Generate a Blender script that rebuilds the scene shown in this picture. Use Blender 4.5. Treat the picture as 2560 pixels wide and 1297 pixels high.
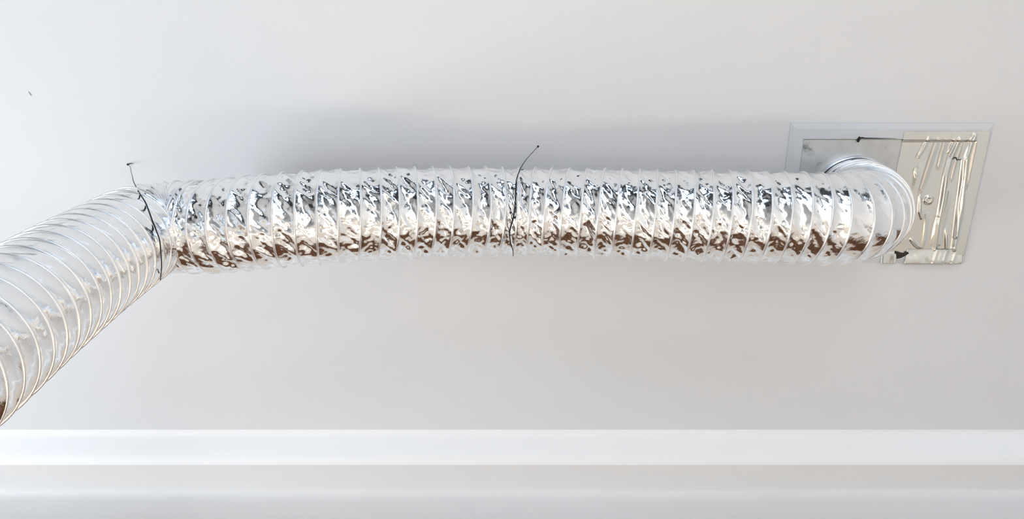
import bpy, bmesh, math
import numpy as np
from mathutils import Vector
from mathutils.bvhtree import BVHTree

scene = bpy.context.scene
for o in list(bpy.data.objects):
    bpy.data.objects.remove(o, do_unlink=True)

# ------------------------------------------------------------------ camera
F_PX = 1850.0                       # focal length in pixels of a 2560 px wide frame
PITCH = math.radians(70.55)         # camera tilted far up at the ceiling
CEIL = 2.600
CAM_Z = CEIL - 1.256
cam_data = bpy.data.cameras.new('camera')
cam_data.sensor_width = 36.0
cam_data.lens = 36.0 * F_PX / 2560.0
cam_data.clip_start = 0.02
cam = bpy.data.objects.new('camera', cam_data)
scene.collection.objects.link(cam)
cam.location = (0, 0, CAM_Z)
cam.rotation_euler = (math.pi / 2 + PITCH, 0, 0)
scene.camera = cam

# ------------------------------------------------------------------ world, daylight, exposure
world = bpy.data.worlds.new('world')
scene.world = world
world.use_nodes = True
wn = world.node_tree.nodes
wn['Background'].inputs['Color'].default_value = (0.62, 0.76, 1.0, 1)
wn['Background'].inputs['Strength'].default_value = 1.0

SUN_STRENGTH = 17.5
sun_d = bpy.data.lights.new('sun', 'SUN')
sun_d.energy = SUN_STRENGTH
sun_d.angle = math.radians(0.6)
sun_d.color = (1.0, 0.94, 0.84)
sun = bpy.data.objects.new('sun', sun_d)
scene.collection.objects.link(sun)
SUN_ELEV = math.radians(18.5)
sd = Vector((0.02, math.cos(SUN_ELEV), -math.sin(SUN_ELEV)))
sun.rotation_euler = sd.to_track_quat('-Z', 'Y').to_euler()


def daylight(name, loc, direction, sx, sy, power, color):
    d = bpy.data.lights.new(name, 'AREA')
    d.shape = 'RECTANGLE'
    d.size, d.size_y = sx, sy
    d.energy = power
    d.color = color
    o = bpy.data.objects.new(name, d)
    scene.collection.objects.link(o)
    o.location = loc
    o.rotation_euler = Vector(direction).to_track_quat('-Z', 'Z').to_euler()
    return o


# sky light standing in the window openings; the low back one is added to brighten the cornice
daylight('daylight_left', (-2.03, 0.50, 1.20), (1, 0, 0), 0.78, 1.8, 60.0, (0.82, 0.915, 1.0))
daylight('daylight_back', (-0.15, -2.66, 1.71), (0, 1, 0), 1.8, 0.64, 5.0, (0.50, 0.72, 1.0))
daylight('added_light_back_low', (0.70, -2.66, 0.60), (0, 1, 0), 1.85, 0.86, 18.0, (0.66, 0.82, 1.0))

scene.view_settings.view_transform = 'Standard'
scene.view_settings.look = 'None'
scene.view_settings.gamma = 1.0
scene.view_settings.use_curve_mapping = False
scene.view_settings.exposure = 0.58
scene.cycles.use_denoising = True
scene.cycles.max_bounces = 12
scene.cycles.diffuse_bounces = 8
scene.cycles.glossy_bounces = 6
scene.cycles.sample_clamp_indirect = 6.0


# ------------------------------------------------------------------ helpers
def ray(px, py):
    """direction of the photo's pixel in the room"""
    v = py - 648.5
    return Vector((px - 1280.0,
                   F_PX * math.cos(PITCH) + v * math.sin(PITCH),
                   F_PX * math.sin(PITCH) - v * math.cos(PITCH)))


def at(px, py, drop=0.0):
    """the point a given drop below the ceiling that shows at that pixel"""
    r = ray(px, py)
    t = (CEIL - drop - CAM_Z) / r.z
    return Vector((0, 0, CAM_Z)) + r * t


def link(o, parent=None):
    scene.collection.objects.link(o)
    if parent is not None:
        o.parent = parent
        o.matrix_parent_inverse = parent.matrix_world.inverted()
    return o


def empty(name, loc, label, cat):
    o = bpy.data.objects.new(name, None)
    o.location = loc
    o.empty_display_size = 0.05
    scene.collection.objects.link(o)
    o['label'] = label
    o['category'] = cat
    bpy.context.view_layer.update()
    return o


def mesh_obj(name, verts, faces, mat, parent=None, smooth=False):
    me = bpy.data.meshes.new(name)
    me.from_pydata([tuple(v) for v in verts], [], faces)
    me.validate()
    if smooth:
        me.polygons.foreach_set('use_smooth', [True] * len(me.polygons))
    me.materials.append(mat)
    return link(bpy.data.objects.new(name, me), parent)


def grid_obj(name, P, mat, parent=None, wrap=False, smooth=True):
    """P: (n, m, 3) array of points -> one quad mesh"""
    n, m = P.shape[:2]
    idx = np.arange(n * m).reshape(n, m)
    if wrap:
        nx = np.roll(idx, -1, axis=1)
        q = np.stack([idx[:-1], idx[1:], nx[1:], nx[:-1]], -1).reshape(-1, 4)
    else:
        q = np.stack([idx[:-1, :-1], idx[1:, :-1], idx[1:, 1:], idx[:-1, 1:]], -1).reshape(-1, 4)
    me = bpy.data.meshes.new(name)
    me.vertices.add(n * m)
    me.vertices.foreach_set('co', P.reshape(-1).astype(np.float32))
    me.loops.add(q.size)
    me.loops.foreach_set('vertex_index', q.reshape(-1).astype(np.int32))
    me.polygons.add(len(q))
    me.polygons.foreach_set('loop_start', np.arange(0, q.size, 4, dtype=np.int32))
    me.polygons.foreach_set('loop_total', np.full(len(q), 4, np.int32))
    me.update()
    if smooth:
        me.polygons.foreach_set('use_smooth', [True] * len(me.polygons))
    me.materials.append(mat)
    return link(bpy.data.objects.new(name, me), parent)


def bm_obj(name, bm, mat, parent=None, smooth=False):
    bmesh.ops.recalc_face_normals(bm, faces=bm.faces)
    me = bpy.data.meshes.new(name)
    bm.to_mesh(me)
    bm.free()
    if smooth:
        me.polygons.foreach_set('use_smooth', [True] * len(me.polygons))
    me.materials.append(mat)
    return link(bpy.data.objects.new(name, me), parent)


def add_box(bm, x0, x1, y0, y1, z0, z1):
    vs = [bm.verts.new((x, y, z)) for z in (z0, z1) for y in (y0, y1) for x in (x0, x1)]
    for f in ((0, 1, 3, 2), (4, 6, 7, 5), (0, 4, 5, 1), (2, 3, 7, 6), (0, 2, 6, 4), (1, 5, 7, 3)):
        bm.faces.new([vs[i] for i in f])


def structure(o):
    o['kind'] = 'structure'
    return o


def tube_grid(pts, rad, nseg=8):
    """points (n,3), radius scalar or (n,) -> grid of a round tube"""
    p = np.asarray(pts, float)
    t = np.gradient(p, axis=0)
    t /= np.linalg.norm(t, axis=1)[:, None] + 1e-12
    ref = np.array([0.31, 0.87, 0.38])
    a = np.cross(t, ref)
    a /= np.linalg.norm(a, axis=1)[:, None]
    b = np.cross(t, a)
    th = np.linspace(0, 2 * np.pi, nseg, endpoint=False)
    r = np.broadcast_to(np.asarray(rad, float), (len(p),))
    return p[:, None] + r[:, None, None] * (np.cos(th)[None, :, None] * a[:, None] + np.sin(th)[None, :, None] * b[:, None])


# ------------------------------------------------------------------ materials
def material(name, color, rough=0.6, metal=0.0, spec=0.5):
    m = bpy.data.materials.new(name)
    m.use_nodes = True
    b = m.node_tree.nodes['Principled BSDF']
    b.inputs['Base Color'].default_value = (*color, 1)
    b.inputs['Roughness'].default_value = rough
    b.inputs['Metallic'].default_value = metal
    b.inputs['Specular IOR Level'].default_value = spec
    return m, m.node_tree, b


def noise(nt, scale, detail=3.0, rough=0.55, stretch=None):
    tc = nt.nodes.new('ShaderNodeTexCoord')
    n = nt.nodes.new('ShaderNodeTexNoise')
    n.inputs['Scale'].default_value = scale
    n.inputs['Detail'].default_value = detail
    n.inputs['Roughness'].default_value = rough
    if stretch:
        mp = nt.nodes.new('ShaderNodeMapping')
        mp.inputs['Scale'].default_value = stretch
        nt.links.new(tc.outputs['Object'], mp.inputs['Vector'])
        nt.links.new(mp.outputs['Vector'], n.inputs['Vector'])
    else:
        nt.links.new(tc.outputs['Object'], n.inputs['Vector'])
    return n


def ramp(nt, src, stops):
    r = nt.nodes.new('ShaderNodeValToRGB')
    el = r.color_ramp.elements
    el[0].position, el[0].color = stops[0][0], (*stops[0][1], 1)
    el[1].position, el[1].color = stops[-1][0], (*stops[-1][1], 1)
    for p, c in stops[1:-1]:
        e = el.new(p)
        e.color = (*c, 1)
    nt.links.new(src, r.inputs['Fac'])
    return r


def bump(nt, b, src, strength, dist):
    n = nt.nodes.new('ShaderNodeBump')
    n.inputs['Strength'].default_value = strength
    n.inputs['Distance'].default_value = dist
    nt.links.new(src, n.inputs['Height'])
    nt.links.new(n.outputs['Normal'], b.inputs['Normal'])


M = {}
m, nt, b = material('ceiling_paint', (0.80, 0.80, 0.805), 0.55, 0, 0.3)
n = noise(nt, 2.2, 2)
r = ramp(nt, n.outputs['Fac'], [(0.35, (0.688, 0.692, 0.697)), (0.65, (0.702, 0.702, 0.705))])
nt.links.new(r.outputs['Color'], b.inputs['Base Color'])
n2 = noise(nt, 240, 3)
bump(nt, b, n2.outputs['Fac'], 0.05, 0.001)
M['ceiling'] = m

m, nt, b = material('lit_cornice_plaster', (0.88, 0.875, 0.87), 0.5, 0, 0.3)  # paler than the ceiling: light on the bead put into the colour
M['cornice'] = m
m, nt, b = material('shaded_cornice_plaster', (0.74, 0.725, 0.71), 0.5, 0, 0.3)  # darker copy of the cornice plaster, shade beyond the bead put into it
M['strip'] = m
m, nt, b = material('wall_paint', (0.80, 0.79, 0.775), 0.7, 0, 0.3)
n2 = noise(nt, 160, 3)
bump(nt, b, n2.outputs['Fac'], 0.08, 0.001)
M['wall'] = m

m, nt, b = material('dark_reflection_wall', (0.045, 0.048, 0.052), 0.7, 0, 0.3)  # dark tone put on the unseen back wall for black foil reflections
M['wall_dark'] = m
m, nt, b = material('cream_wall_paint', (0.80, 0.68, 0.56), 0.7, 0, 0.3)
M['wall_cream'] = m

m, nt, b = material('grey_floor_boards', (0.38, 0.37, 0.36), 0.45)
n = noise(nt, 5, 4, 0.6, (1, 14, 1))
r = ramp(nt, n.outputs['Fac'], [(0.3, (0.335, 0.325, 0.315)), (0.7, (0.43, 0.42, 0.41))])
nt.links.new(r.outputs['Color'], b.inputs['Base Color'])
M['floor'] = m

m, nt, b = material('added_brown_wood', (0.22, 0.115, 0.06), 0.7, 0, 0.15)
n = noise(nt, 4, 4, 0.6, (12, 1, 1))
r = ramp(nt, n.outputs['Fac'], [(0.3, (0.060, 0.024, 0.009)), (0.7, (0.20, 0.080, 0.030))])
nt.links.new(r.outputs['Color'], b.inputs['Base Color'])
M['panel'] = m

m, nt, b = material('added_dark_door', (0.02, 0.018, 0.018), 0.5)
M['added_dark_door'] = m
m, nt, b = material('window_frame_white', (0.8, 0.8, 0.8), 0.4)
M['win'] = m


def foil(name, col, rough, bstr):
    m, nt, b = material(name, col, rough, 1.0)
    n = noise(nt, 60, 4, 0.6)
    mr = nt.nodes.new('ShaderNodeMapRange')
    mr.inputs['From Min'].default_value = 0.3
    mr.inputs['From Max'].default_value = 0.7
    mr.inputs['To Min'].default_value = rough * 0.7
    mr.inputs['To Max'].default_value = rough * 1.4
    nt.links.new(n.outputs['Fac'], mr.inputs['Value'])
    nt.links.new(mr.outputs['Result'], b.inputs['Roughness'])
    n2 = noise(nt, 210, 3, 0.6)
    bump(nt, b, n2.outputs['Fac'], bstr, 0.0015)
    return m


M['foil'] = foil('aluminium_foil', (0.93, 0.935, 0.94), 0.11, 0.2)
M['coil'] = foil('foil_over_wire', (0.95, 0.955, 0.96), 0.34, 0.0)
m, nt, b = material('aluminium_tape', (0.70, 0.70, 0.665), 0.2, 1.0)
M['tape'] = m

m, nt, b = material('galvanised_sheet', (0.55, 0.57, 0.58), 0.42, 0.75)
n = noise(nt, 26, 5, 0.65)
r = ramp(nt, n.outputs['Fac'], [(0.28, (0.13, 0.13, 0.13)), (0.40, (0.56, 0.57, 0.57)), (0.75, (0.66, 0.67, 0.67))])
nt.links.new(r.outputs['Color'], b.inputs['Base Color'])
M['galv'] = m

m, nt, b = material('white_plastic', (0.63, 0.65, 0.67), 0.38, 0, 0.5)
M['plastic'] = m
m, nt, b = material('black_thread', (0.012, 0.011, 0.012), 0.8)
M['black'] = m
m, nt, b = material('gap_shade', (0.03, 0.018, 0.012), 0.8)
M['gap'] = m
m, nt, b = material('grey_mark', (0.33, 0.33, 0.34), 0.8)
M['mark'] = m

# ------------------------------------------------------------------ the room
X0, X1, Y0, Y1 = -2.0, 1.75, -2.6, 0.935
T = 0.12

bm = bmesh.new(); add_box(bm, X0 - T, X1 + T, Y0 - T, Y1 + T, CEIL, CEIL + 0.1)
ceiling = structure(bm_obj('ceiling', bm, M['ceiling']))
bm = bmesh.new(); add_box(bm, X0 - T, X1 + T, Y0 - T, Y1 + T, -0.1, 0.0)
structure(bm_obj('floor', bm, M['floor']))
bm = bmesh.new(); add_box(bm, X0 - T, X1 + T, Y1, Y1 + T, 0, CEIL)
structure(bm_obj('wall_far', bm, M['wall_cream']))
bm = bmesh.new(); add_box(bm, X1, X1 + T, Y0, Y1, 0, CEIL)
structure(bm_obj('wall_right', bm, M['wall']))


def wall_with_hole(name, axis, pos, a0, a1, holes, paint='wall'):
    """a wall across x ('y') or across y ('x') with window openings (h0, h1, z0, z1), one above the other"""
    bm = bmesh.new()

    def bx(p0, p1, q0, q1):
        if axis == 'x':
            add_box(bm, pos - T, pos, p0, p1, q0, q1)
        else:
            add_box(bm, p0, p1, pos - T, pos, q0, q1)
    z = 0.0
    for h0, h1, z0, z1 in sorted(holes, key=lambda h: h[2]):
        bx(a0, a1, z, z0); bx(a0, h0, z0, z1); bx(h1, a1, z0, z1)
        z = z1
    bx(a0, a1, z, CEIL)
    structure(bm_obj(name, bm, M[paint]))


wall_with_hole('wall_left', 'x', X0, Y0, Y1, [(0.1, 0.9, 0.3, 2.1)])
wall_with_hole('wall_back', 'y', Y0, X0 - T, X1 + T, [(-1.05, 0.75, 1.38, 2.04), (-0.25, 1.65, 0.15, 1.05)], 'wall_dark')


def window_frame(name, axis, pos, h0, h1, z0, z1):
    bm = bmesh.new()
    w = 0.05

    def bx(p0, p1, q0, q1):
        if axis == 'x':
            add_box(bm, pos - 0.05, pos - 0.01, p0, p1, q0, q1)
        else:
            add_box(bm, p0, p1, pos - 0.05, pos - 0.01, q0, q1)
    mid = (h0 + h1) / 2
    bx(h0, h1, z0, z0 + w); bx(h0, h1, z1 - w, z1)
    for c in (h0 + w / 2, mid, h1 - w / 2):
        bx(c - w / 2, c + w / 2, z0 + w, z1 - w)
    structure(bm_obj(name, bm, M['win']))


window_frame('window_1', 'x', X0, 0.1, 0.9, 0.3, 2.1)
window_frame('window_2', 'y', Y0, -1.05, 0.75, 1.38, 2.04)
window_frame('added_low_window', 'y', Y0, -0.25, 1.65, 0.15, 1.05)  # unseen low window added so light reaches the cornice bead from below
# unseen dark door added in the right wall, for black reflections in the foil
bm = bmesh.new(); add_box(bm, X1 - 0.03, X1, -2.3, -1.45, 0, 2.05)
structure(bm_obj('added_door_1', bm, M['added_dark_door']))

bm = bmesh.new(); add_box(bm, -2.0, -1.2, Y0, Y0 + 0.03, 0, 2.05)  # second unseen dark door, added for the same reflections
structure(bm_obj('added_door_2', bm, M['added_dark_door']))

# unseen boards added on the far wall for brown foil reflections, below the strip of plaster that shows
PANEL_LOW, PANEL_TOP = 1.85, 2.25
nb = 24
for i in range(nb):
    xa = X0 + (X1 - X0) * i / nb
    xb = X0 + (X1 - X0) * (i + 1) / nb
    bm = bmesh.new()
    add_box(bm, xa + 0.003, xb - 0.003, Y1 - 0.018, Y1, PANEL_LOW, PANEL_TOP)
    bm_obj('added_wood_board', bm, M['panel'], bpy.data.objects['wall_far'])

# plaster cornice between ceiling and far wall: round bead, shallow cove, fillet
yb = at(1280, 1078).y
key = [(yb - 0.004, 0.0), (yb + 0.004, 0.0010), (yb + 0.012, 0.0070), (yb + 0.033, 0.0320), (yb + 0.046, 0.0385), (yb + 0.058, 0.0385),
       (Y1 - 0.032, 0.0345), (Y1 - 0.020, 0.0370), (Y1 - 0.011, 0.048), (Y1 - 0.006, 0.080), (Y1 - 0.006, 0.120), (Y1 - 0.001, 0.124)]
kp = []
for i in range(len(key) - 1):                          # soft plaster edges: rounded by a spline
    p0 = key[max(i - 1, 0)]; p1 = key[i]; p2 = key[i + 1]; p3 = key[min(i + 2, len(key) - 1)]
    for q in range(8):
        t = q / 8
        kp.append(tuple(0.5 * (2 * p1[c] + (p2[c] - p0[c]) * t + (2 * p0[c] - 5 * p1[c] + 4 * p2[c] - p3[c]) * t * t
                               + (3 * p1[c] - p0[c] - 3 * p2[c] + p3[c]) * t ** 3) for c in (0, 1)))
kp.append(key[-1])
prof = [(y, CEIL - max(z, 0.0001)) for y, z in kp]
prof = np.array(prof)
xs = np.linspace(X0, X1, 40)
cut = 4 * 8 + 5                                        # the moulding ends here, the plain strip and wall edge follow
for nm, pr, mt in (('trim_1', prof[:cut], M['cornice']), ('trim_2', prof[cut - 1:], M['strip'])):
    P = np.zeros((len(xs), len(pr), 3))
    P[..., 0] = xs[:, None]
    P[..., 1] = pr[None, :, 0]
    P[..., 2] = pr[None, :, 1]
    structure(grid_obj(nm, P, mt))

# ------------------------------------------------------------------ flexible foil duct
PITCH_COIL = 0.0273
R0 = 0.0715

pix = [(1990, 544, 0.153), (1900, 543, 0.151), (1750, 540, 0.143), (1600, 537, 0.133), (1440, 532, 0.119), (1285, 529, 0.110),
       (1140, 530, 0.130), (1000, 534, 0.152), (850, 541, 0.176), (700, 551, 0.188), (600, 560, 0.186), (540, 566, 0.181), (500, 569, 0.176)]
ctrl = [at(*p) for p in pix]
hole = Vector((0.588, 0.327, CEIL))
# elbow up into the plate
top = []
drop_e = 0.153
Re = 0.112
for k in range(9):
    a = math.pi / 2 * k / 8
    top.append(Vector((hole.x - Re * (1 - math.cos(a)), hole.y - 0.004 * k / 8, CEIL - (drop_e - Re) - Re * math.sin(a))))
path = [Vector((hole.x, hole.y, CEIL - 0.004))] + top + ctrl
# kink, then straight down out of the picture
xk, yk = -0.553, 0.329
e = ctrl[-1]
zk = e.z + 0.003
Rk = 0.052
for k in range(9):
    a = math.pi / 2 * k / 8
    path.append(Vector((xk + Rk - Rk * math.sin(a), yk, zk - Rk + Rk * math.cos(a))))
for z, x, y in ((2.27, -0.549, 0.326), (2.16, -0.541, 0.322), (2.04, -0.530, 0.320), (1.90, -0.519, 0.320), (1.75, -0.515, 0.322), (1.6, -0.54, 0.335), (1.3, -0.55, 0.34), (0.95, -0.56, 0.35)):
    path.append(Vector((x, y, z)))


def catmull(pts, per=24):
    pts = [np.array(p) for p in pts]
    out = []
    for i in range(len(pts) - 1):
        p0 = pts[max(i - 1, 0)]; p1 = pts[i]; p2 = pts[i + 1]; p3 = pts[min(i + 2, len(pts) - 1)]
        d1 = max(np.linalg.norm(p1 - p0), 1e-4) ** 0.5; d2 = np.linalg.norm(p2 - p1) ** 0.5; d3 = max(np.linalg.norm(p3 - p2), 1e-4) ** 0.5
        m1 = (p2 - p1) if i == 0 else (p1 - p0) / d1 - (p2 - p0) / (d1 + d2) + (p2 - p1) / d2
        m2 = (p2 - p1) if i == len(pts) - 2 else (p2 - p1) / d2 - (p3 - p1) / (d2 + d3) + (p3 - p2) / d3
        if i > 0: m1 = m1 * d2
        if i < len(pts) - 2: m2 = m2 * d2
        for k in range(per):
            t = k / per
            out.append((2 * t**3 - 3 * t**2 + 1) * p1 + (t**3 - 2 * t**2 + t) * m1 + (-2 * t**3 + 3 * t**2) * p2 + (t**3 - t**2) * m2)
    out.append(pts[-1])
    return np.array(out)


curve = catmull(path)
seg = np.linalg.norm(np.diff(curve, axis=0), axis=1)
arc = np.concatenate([[0], np.cumsum(seg)])
LEN = arc[-1]

AX = 15                                   # rows per turn of the coil
CI = 288                                  # points round the sleeve
NS = int(LEN / PITCH_COIL * AX)
S = np.linspace(0, LEN, NS)


def centre(s):
    return np.stack([np.interp(s, arc, curve[:, k]) for k in range(3)], -1)


fine_s = np.linspace(0, LEN, 4000)
fc = centre(fine_s)
ker = np.hanning(25); ker /= ker.sum()
fcp = np.pad(fc, ((12, 12), (0, 0)), mode='edge')
# keep the ends in place while smoothing the path a little
for k in range(3):
    fcp[:12, k] = 2 * fc[0, k] - fc[12:0:-1, k]
    fcp[-12:, k] = 2 * fc[-1, k] - fc[-2:-14:-1, k]
fc = np.stack([np.convolve(fcp[:, k], ker, 'valid') for k in range(3)], -1)
ft = np.gradient(fc, axis=0)
ft /= np.linalg.norm(ft, axis=1)[:, None]
# the path stays close to an upright plane, so one side vector serves for the whole sweep
side = np.array([0.0, 1.0, 0.0])
fa = side[None] - (ft @ side)[:, None] * ft
fa /= np.linalg.norm(fa, axis=1)[:, None]
fb = np.cross(ft, fa)


def frame(s):
    c = np.stack([np.interp(s, fine_s, fc[:, k]) for k in range(3)], -1)
    a = np.stack([np.interp(s, fine_s, fa[:, k]) for k in range(3)], -1)
    bb = np.stack([np.interp(s, fine_s, fb[:, k]) for k in range(3)], -1)
    return c, a, bb


rng = np.random.default_rng(11)


def lattice_noise(a, b, nb_wrap, seed, facet):
    """value noise on a lattice; b wraps after nb_wrap cells; facet=True gives flat triangles like creased foil"""
    g = np.random.default_rng(seed).uniform(-1, 1, (512, nb_wrap))
    i = np.floor(a).astype(int); j = np.floor(b).astype(int)
    fa_, fb_ = a - i, b - j
    i0 = i % 512; i1 = (i + 1) % 512; j0 = j % nb_wrap; j1 = (j + 1) % nb_wrap
    h00, h10, h01, h11 = g[i0, j0], g[i1, j0], g[i0, j1], g[i1, j1]
    if facet:
        lo = h00 + fa_ * (h10 - h00) + fb_ * (h01 - h00)
        hi = h11 + (1 - fa_) * (h01 - h11) + (1 - fb_) * (h10 - h11)
        return np.where(fa_ + fb_ < 1, lo, hi)
    u = fa_ * fa_ * (3 - 2 * fa_); v = fb_ * fb_ * (3 - 2 * fb_)
    return (h00 * (1 - u) + h10 * u) * (1 - v) + (h01 * (1 - u) + h11 * u) * v


SIGN = 1.0                                # handedness of the coil


# the coil is packed closer in the elbow and in the kink
s_kink = arc[np.argmin(np.abs(curve[:, 0] - (xk + 0.03)) + np.abs(curve[:, 2] - zk) * 0.3)]
loc_pitch = PITCH_COIL * (0.62 + 0.38 * np.clip((fine_s - 0.08) / 0.18, 0, 1)) * (1 - 0.55 * np.exp(-((fine_s - s_kink) / 0.042) ** 2))
fine_ph = np.concatenate([[0], np.cumsum(np.diff(fine_s) / loc_pitch[1:])])


def coil_phase(s, th):
    return np.interp(s, fine_s, fine_ph) + SIGN * th / (2 * np.pi)


def coil_pos(ph):
    return np.interp(ph, fine_ph, fine_s)



# how strongly the foil is creased along the duct (the elbow and the hanging end are pulled smooth)
s_elbow = 0.20
th = np.linspace(0, 2 * np.pi, CI, endpoint=False)
SS, TH = np.meshgrid(S, th, indexing='ij')
amount = 1.0 * np.ones_like(SS)
amount *= 0.30 + 0.70 * np.clip((SS - 0.10) / 0.25, 0, 1)
amount *= 1.0 - 0.72 * np.clip((SS - s_kink + 0.02) / 0.10, 0, 1)
ph = coil_phase(SS, TH)
u = ph - np.floor(ph)
turn = np.floor(ph)
env = np.sin(np.pi * u) ** 0.8
wx = TH / (2 * np.pi)
warp = lattice_noise(SS / 0.021, wx * 30, 30, 3, False) * 0.45
warp2 = lattice_noise(SS / 0.017 + 9, wx * 34, 34, 4, False) * 0.45
# long slanting folds from one coil turn to the next
slant = wx * 26 - SIGN * 2.3 * u + warp * 0.5 + turn * 0.37
fold = lattice_noise(turn * 3.7 + 0.55 * u + 0.2 * warp, slant, 26, 5, True)
fold2 = lattice_noise(turn * 2.3 + 0.9 * u, wx * 58 - SIGN * 4.4 * u + warp2 + turn * 0.61, 58, 6, True)
crum = lattice_noise(SS / 0.0085 + warp2, wx * 52 + warp, 52, 7, True)
crum2 = lattice_noise(SS / 0.0048 + warp, wx * 92 + warp2, 92, 8, True)
rad = R0 - 0.0034 * env + amount * env * (0.0030 * fold + 0.0017 * fold2 + 0.0010 * crum + 0.00055 * crum2)
rad += 0.0007 * lattice_noise(SS / 0.05, wx * 7, 7, 9, False)


def squash(s):
    """the sleeve is pulled in where the thread slings carry it"""
    return 1.0 - 0.02 * np.exp(-((s - s_kink) / 0.03) ** 2)


C_, A_, B_ = frame(S)
rad = rad * squash(S)[:, None]
P = C_[:, None] + rad[..., None] * (np.cos(TH)[..., None] * A_[:, None] + np.sin(TH)[..., None] * B_[:, None])

duct = empty('flexible_duct', (hole.x, hole.y, CEIL - 0.004),
             'silver corrugated foil duct hanging under the ceiling and bending down at left', 'duct')
sleeve = grid_obj('foil_sleeve', P, M['foil'], duct, wrap=True)
sleeve['label'] = 'crumpled silver foil skin between the coil turns'

# the wire coil under the skin, one mesh for each turn
n_turns = int(fine_ph[-1]) + 2
for k in range(1, n_turns):
    t = np.linspace(0, 1, 97)
    # every turn starts on the side turned to the ceiling
    thk = 2 * np.pi * t + np.pi / 2
    pk = k - SIGN * thk / (2 * np.pi)
    if pk.min() < 0 or pk.max() > fine_ph[-1]:
        continue
    sk = coil_pos(pk)
    if sk.min() < 0.012 or sk.max() > LEN - 0.004:
        continue
    c, a, bb = frame(sk)
    rr = (R0 - 0.0007) * squash(sk) + 0.0006 * np.sin(3 * thk + k) * 0.4
    pts = c + rr[:, None] * (np.cos(thk)[:, None] * a + np.sin(thk)[:, None] * bb)
    grid_obj('coil_turn', tube_grid(pts, 0.0017, 8), M['coil'], duct, wrap=True)

# clamp collar under the plate where the duct starts
cc = []
for zz, rr in ((0.0, 0.0745), (0.005, 0.0752), (0.009, 0.0742), (0.011, 0.0715)):
    cc.append([(hole.x + rr * math.cos(a), hole.y + rr * math.sin(a), CEIL - 0.003 - zz) for a in np.linspace(0, 2 * math.pi, 72, endpoint=False)])
grid_obj('collar', np.array(cc), M['coil'], duct, wrap=True)

# ------------------------------------------------------------------ vent plate on the ceiling
FX0, FX1, FY0, FY1 = 0.470, 0.815, 0.198, 0.4500
IX0, IX1, IY0, IY1 = 0.4945, 0.790, 0.2255, 0.4340
FR = 0.0055                                # how far the frame stands proud
plate = empty('vent_plate', ((FX0 + FX1) / 2, (FY0 + FY1) / 2, CEIL),
              'rectangular grey metal vent plate in a white frame on the ceiling', 'vent plate')


def loop_pts(x0, x1, y0, y1, z):
    return [(x0, y0, z), (x1, y0, z), (x1, y1, z), (x0, y1, z)]


rings = [loop_pts(FX0, FX1, FY0, FY1, CEIL),
         loop_pts(FX0 + 0.001, FX1 - 0.001, FY0 + 0.001, FY1 - 0.001, CEIL - 0.0022),
         loop_pts(FX0 + 0.010, FX1 - 0.010, FY0 + 0.010, FY1 - 0.010, CEIL - FR),
         loop_pts(IX0 - 0.002, IX1 + 0.002, IY0 - 0.002, IY1 + 0.002, CEIL - FR),
         loop_pts(IX0, IX1, IY0, IY1, CEIL - FR + 0.0006),
         loop_pts(IX0, IX1, IY0, IY1, CEIL - 0.0008)]
verts = [p for r_ in rings for p in r_]
faces = []
for i in range(len(rings) - 1):
    for j in range(4):
        faces.append((i * 4 + j, i * 4 + (j + 1) % 4, (i + 1) * 4 + (j + 1) % 4, (i + 1) * 4 + j))
fr = mesh_obj('frame', verts, faces, M['plastic'], plate)
fr['label'] = 'white plastic frame round the plate'

bm = bmesh.new()
add_box(bm, IX0 + 0.0012, IX1 - 0.0012, IY0 + 0.0012, IY1 - 0.0012, CEIL - 0.0030, CEIL - 0.0004)
ms = bm_obj('metal_sheet', bm, M['galv'], plate)
ms['label'] = 'stained grey galvanised sheet'
# embossed line pressed into the sheet
bm = bmesh.new()
add_box(bm, IX0 + 0.016, IX1 - 0.12, IY0 + 0.0125, IY0 + 0.0135, CEIL - 0.0034, CEIL - 0.0029)
bm_obj('pressed_line', bm, M['galv'], plate)

# black dab with a short tail on the upper rim
bm = bmesh.new()
c = at(2147, 348, 0.006)
for off, rr in (((0, 0, 0), 0.0026), ((0.0004, -0.0030, 0), 0.0017), ((-0.0004, 0.0030, 0), 0.0022)):
    mt = bmesh.ops.create_icosphere(bm, subdivisions=2, radius=rr)
    bmesh.ops.translate(bm, verts=mt['verts'], vec=c + Vector(off))
o = bm_obj('rivet', bm, M['black'], plate, True)
o['label'] = 'small black rivet on the upper rim'
pts = [at(2149, 345, 0.0062), at(2156, 344.5, 0.0066), at(2163, 345.5, 0.006), at(2240, 346, 0.0052)]
g = tube_grid(np.array([list(p) for p in pts]), np.array([0.0012, 0.0013, 0.0010, 0.0003]), 8)
grid_obj('rivet_tail', g, M['black'], plate, wrap=True)


# --- foil tape stuck over the right half of the plate
def polydist(X, Y, pl):
    best = np.full(X.shape, 1e9); tt = np.zeros(X.shape)
    L = 0; lens = [np.hypot(pl[i + 1][0] - pl[i][0], pl[i + 1][1] - pl[i][1]) for i in range(len(pl) - 1)]
    tot = sum(lens)
    for i in range(len(pl) - 1):
        ax, ay = pl[i]; bx_, by = pl[i + 1]
        dx, dy = bx_ - ax, by - ay
        t = np.clip(((X - ax) * dx + (Y - ay) * dy) / (dx * dx + dy * dy), 0, 1)
        d = np.hypot(X - ax - t * dx, Y - ay - t * dy)
        sel = d < best
        best = np.where(sel, d, best)
        tt = np.where(sel, (L + t * lens[i]) / tot, tt)
        L += lens[i]
    return best, tt


def smooth01(x):
    x = np.clip(x, 0, 1)
    return x * x * (3 - 2 * x)


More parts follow.
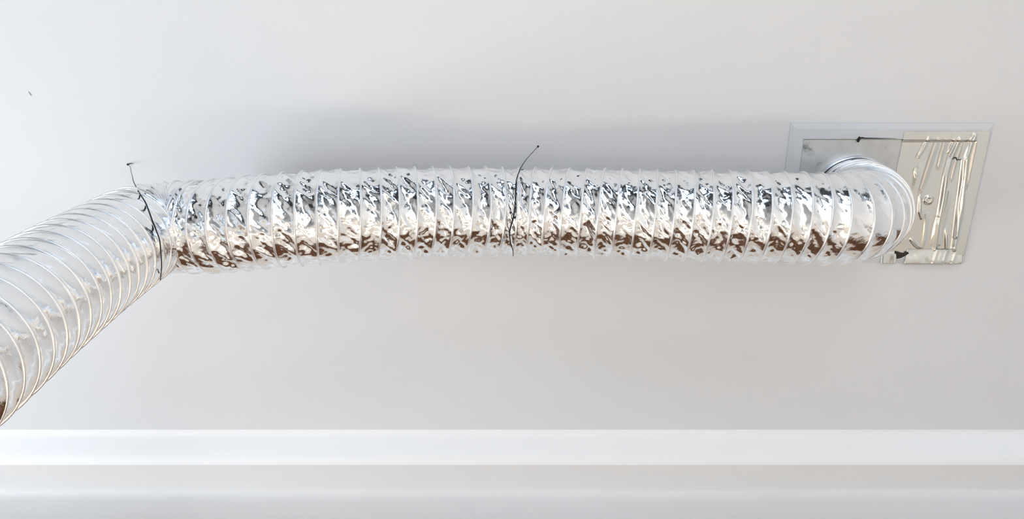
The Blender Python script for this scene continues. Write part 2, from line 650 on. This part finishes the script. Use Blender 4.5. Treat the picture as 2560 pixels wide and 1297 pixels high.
TX0, TX1, TY0, TY1 = 0.6625, 0.8085, 0.2120, 0.4340
nx, ny = 150, 210
X, Y = np.meshgrid(np.linspace(TX0, TX1, nx), np.linspace(TY0, TY1, ny), indexing='ij')
inside = smooth01((X - IX0) / 0.006) * smooth01((IX1 - 0.0004 - X) / 0.006) * smooth01((Y - IY0 - 0.0004) / 0.005) * smooth01((IY1 - 0.0004 - Y) / 0.006)
low = FR + 0.0007 + (0.0036 - FR - 0.0007) * inside
creases = [
    ([(2400, 348), (2378, 395), (2366, 440), (2357, 500), (2346, 560), (2338, 626)], 0.0036, 0.0030),
    ([(2410, 350), (2390, 410), (2380, 450)], 0.0012, 0.0020),
    ([(2437, 338), (2418, 392), (2413, 440), (2404, 510), (2392, 575), (2384, 622)], 0.0042, 0.0030),
    ([(2428, 350), (2410, 400), (2405, 450), (2395, 520), (2388, 590)], 0.0026, 0.0024),
    ([(2346, 350), (2330, 400), (2312, 455), (2304, 478)], 0.0014, 0.0034),
    ([(2322, 345), (2310, 372), (2298, 392)], 0.0016, 0.0026),
    ([(2366, 350), (2355, 390), (2348, 420)], 0.0012, 0.0026),
    ([(2386, 350), (2372, 380)], 0.0018, 0.0022),
    ([(2302, 490), (2300, 530), (2304, 545)], 0.0020, 0.0022),
    ([(2290, 425), (2292, 440)], 0.0012, 0.0022),
    ([(2366, 575), (2366, 626)], 0.0024, 0.0022),
    ([(2278, 598), (2290, 612), (2298, 618)], 0.0022, 0.0022),
    ([(2318, 540), (2312, 600), (2306, 618)], 0.0010, 0.0034),
    ([(2345, 545), (2330, 610)], 0.0009, 0.0030),
    ([(2376, 480), (2358, 560), (2350, 610)], 0.0010, 0.0034),
    ([(2300, 420), (2288, 470)], 0.0007, 0.0040),
]
for pl, hgt, wid in creases:
    w = [at(px, py, 0.006) for px, py in pl]
    d, t = polydist(X, Y, [(p.x, p.y) for p in w])
    low = low + 1.25 * hgt * np.exp(-(d / wid) ** 2 * 0.9) * (0.35 + 0.65 * np.sin(np.pi * np.clip(t, 0.02, 0.98)) ** 0.5)
# screw head telegraphing through the tape
sc_ = at(2323, 500, 0.006)
d = np.hypot(X - sc_.x, Y - sc_.y)
low = low + 0.0026 * smooth01((0.0095 - d) / 0.004) - 0.0008 * smooth01((0.005 - d) / 0.003)
low = low + 0.00012 * lattice_noise((X - TX0) / 0.016, (Y - TY0) / 0.03, 64, 21, False)
# ragged left edge
Xe = X + (1 - smooth01((X - TX0) / 0.02)) * 0.0015 * lattice_noise(X * 0 + 3, (Y - TY0) / 0.02, 64, 22, False)
P = np.stack([Xe, Y, CEIL - low], -1)
tape = grid_obj('foil_tape', P, M['tape'], plate)
sm = tape.modifiers.new('thickness', 'SOLIDIFY'); sm.thickness = 0.0003; sm.offset = 0
tape['label'] = 'wrinkled silver tape over the right half'

# --- shorter strip of tape folded over the lower edge
SX0, SX1 = 0.704, 0.8050
nx, ny = 100, 40
a, b_ = np.meshgrid(np.linspace(0, 1, nx), np.linspace(0, 1, ny), indexing='ij')
X = SX0 + (SX1 - SX0) * a + 0.004 * (b_ - 0.4) * (1 - a) * -1
Y = 0.4225 + 0.0285 * b_
low = 0.0048 + 0.0042 * smooth01(b_ / 0.85) - 0.004 * smooth01((b_ - 0.9) / 0.1)
for px, w_ in ((2338, 0.003), (2362, 0.003), (2386, 0.003), (2350, 0.006)):
    q = at(px, 634, 0.006)
    low = low + 0.0011 * np.exp(-((X - q.x + (b_ - .5) * 0.008) / w_) ** 2)
low = low + 0.0005 * lattice_noise(a * 9, b_ * 3, 32, 31, False)
P = np.stack([X, Y, CEIL - low], -1)
strip = grid_obj('tape_strip', P, M['tape'], plate)
sm = strip.modifiers.new('thickness', 'SOLIDIFY'); sm.thickness = 0.0003; sm.offset = 0
strip['label'] = 'cream silver strip folded over the lower edge'

# --- second strip further left, with the torn gap between the two
x0 = at(2204, 640, 0.006).x; x1 = at(2241, 640, 0.006).x
a, b_ = np.meshgrid(np.linspace(0, 1, 40), np.linspace(0, 1, 20), indexing='ij')
P = np.stack([x0 + (x1 - x0) * a, 0.4300 + 0.0185 * b_, CEIL - (0.0060 + 0.0020 * b_ + 0.0008 * np.sin(a * 9) * b_)], -1)
st2 = grid_obj('tape_strip', P, M['tape'], plate)
sm = st2.modifiers.new('thickness', 'SOLIDIFY'); sm.thickness = 0.0003; sm.offset = 0

gp = [(2241, 630), (2250, 631), (2259, 632.5), (2270, 630), (2273, 633), (2262, 640), (2252, 645), (2242, 647)]
vt = [at(px, py, 0.0074) for px, py in gp]
vb = [Vector((p.x, p.y, CEIL - 0.0052)) for p in vt]
k = len(gp)
gap = mesh_obj('torn_gap', vt + vb, [tuple(range(k))] + [(i, (i + 1) % k, k + (i + 1) % k, k + i) for i in range(k)], M['gap'], plate)  # solid near-black patch, shade of the opening put into its colour
gap['label'] = 'painted dark patch for the torn gap between two tape strips'

# tiny black staple showing through the tape
pts = [at(2391, 394, 0.0062), at(2391.5, 400, 0.0066), at(2402, 399, 0.0064)]
grid_obj('staple', tube_grid(np.array([list(p) for p in pts]), 0.0008, 6), M['black'], plate, wrap=True)

# ------------------------------------------------------------------ black thread slings with their pins
bpy.context.view_layer.update()
dg = bpy.context.evaluated_depsgraph_get()
# smooth outline of the duct that the thread lies on
c, a, bb = frame(np.linspace(0, LEN, 600))
tq = np.linspace(0, 2 * np.pi, 96, endpoint=False)
Q = c[:, None] + (R0 + 0.0012) * (np.cos(tq)[None, :, None] * a[:, None] + np.sin(tq)[None, :, None] * bb[:, None])
qi = np.arange(600 * 96).reshape(600, 96)
qn = np.roll(qi, -1, axis=1)
bvh = BVHTree.FromPolygons([Vector(v) for v in Q.reshape(-1, 3)],
                           np.stack([qi[:-1], qi[1:], qn[1:], qn[:-1]], -1).reshape(-1, 4).tolist())
eye = Vector((0, 0, CAM_Z))


def on_duct(px, py, lift):
    r = ray(px, py).normalized()
    h = bvh.ray_cast(eye, r)
    if h[0] is None:
        return None
    return h[0] - r * lift


def sling(label, pin_px, free_px, skin_px, rads):
    pin = at(*pin_px, 0.0)
    root = empty('thread_sling', pin, label, 'thread')
    root['group'] = 'black threads holding up the duct'
    # free run from the pin to the first point that lies on the foil
    hits = [h for h in (on_duct(px, py, 0.0008) for px, py in skin_px) if h is not None]
    first = hits[0]
    pts = [pin - Vector((0, 0, 0.003))]
    n_f = len(free_px)
    for i, (px, py) in enumerate(free_px):
        dz = (CEIL - first.z) * (i + 1) / (n_f + 1)
        pts.append(at(px, py, dz))
    pts += hits
    last = hits[-1]
    # tucked in behind the duct
    away = (last - eye).normalized()
    pts += [last + away * 0.012, last + away * 0.030]
    cv = catmull(pts, 8)
    rr = np.interp(np.linspace(0, 1, len(cv)), np.linspace(0, 1, len(rads)), rads)
    grid_obj('thread', tube_grid(cv, rr, 7), M['black'], root, wrap=True)
    bm = bmesh.new()
    mt = bmesh.ops.create_uvsphere(bm, u_segments=12, v_segments=8, radius=0.0019)
    bmesh.ops.scale(bm, vec=(1, 1, 0.7), verts=mt['verts'])
    bmesh.ops.translate(bm, vec=pin - Vector((0, 0, 0.0035)), verts=mt['verts'])
    mt = bmesh.ops.create_cone(bm, segments=8, radius1=0.0006, radius2=0.0006, depth=0.004, cap_ends=True)
    bmesh.ops.translate(bm, vec=pin - Vector((0, 0, 0.0018)), verts=mt['verts'])
    bm_obj('pin', bm, M['black'], root, True)
    return root


s1 = sling('thin black thread from a ceiling pin round the bend of the duct',
           (322, 410), [(326, 418), (328, 430), (331, 440), (334, 454), (342, 470)],
           [(352, 488), (363, 505), (372, 527), (381, 552), (391, 577), (399, 600), (402, 630), (404, 660), (402, 690), (401, 700)],
           [0.0004, 0.0004, 0.0008, 0.0010, 0.0008, 0.0006, 0.0006])
# loose thread end at the pin
p0 = at(322, 410, 0.003)
pts = [p0, at(328, 408, 0.004), at(334, 409, 0.006)]
grid_obj('thread_end', tube_grid(np.array([list(p) for p in pts]), np.array([0.0008, 0.0005, 0.0003]), 6), M['black'], s1, wrap=True)

sling('black knotted thread slung round the middle of the duct',
      (1345, 365), [(1334, 378), (1322, 391), (1311, 405), (1303, 418)],
      [(1296, 434), (1291, 450), (1289, 470), (1289, 495), (1287, 520), (1283, 545), (1278, 562), (1274, 580), (1276, 604), (1282, 626), (1283, 640)],
      [0.0004, 0.0005, 0.0007, 0.0008, 0.0010, 0.0013, 0.0009, 0.0005, 0.0005])

# ------------------------------------------------------------------ hairline nick in the ceiling paint
pts = [at(71, 229, 0.0006), at(75, 234, 0.0006), at(78, 239, 0.0006)]
nk = grid_obj('paint_nick', tube_grid(np.array([list(p) for p in pts]), np.array([0.0003, 0.0007, 0.0005]), 6), M['mark'], ceiling, wrap=True)
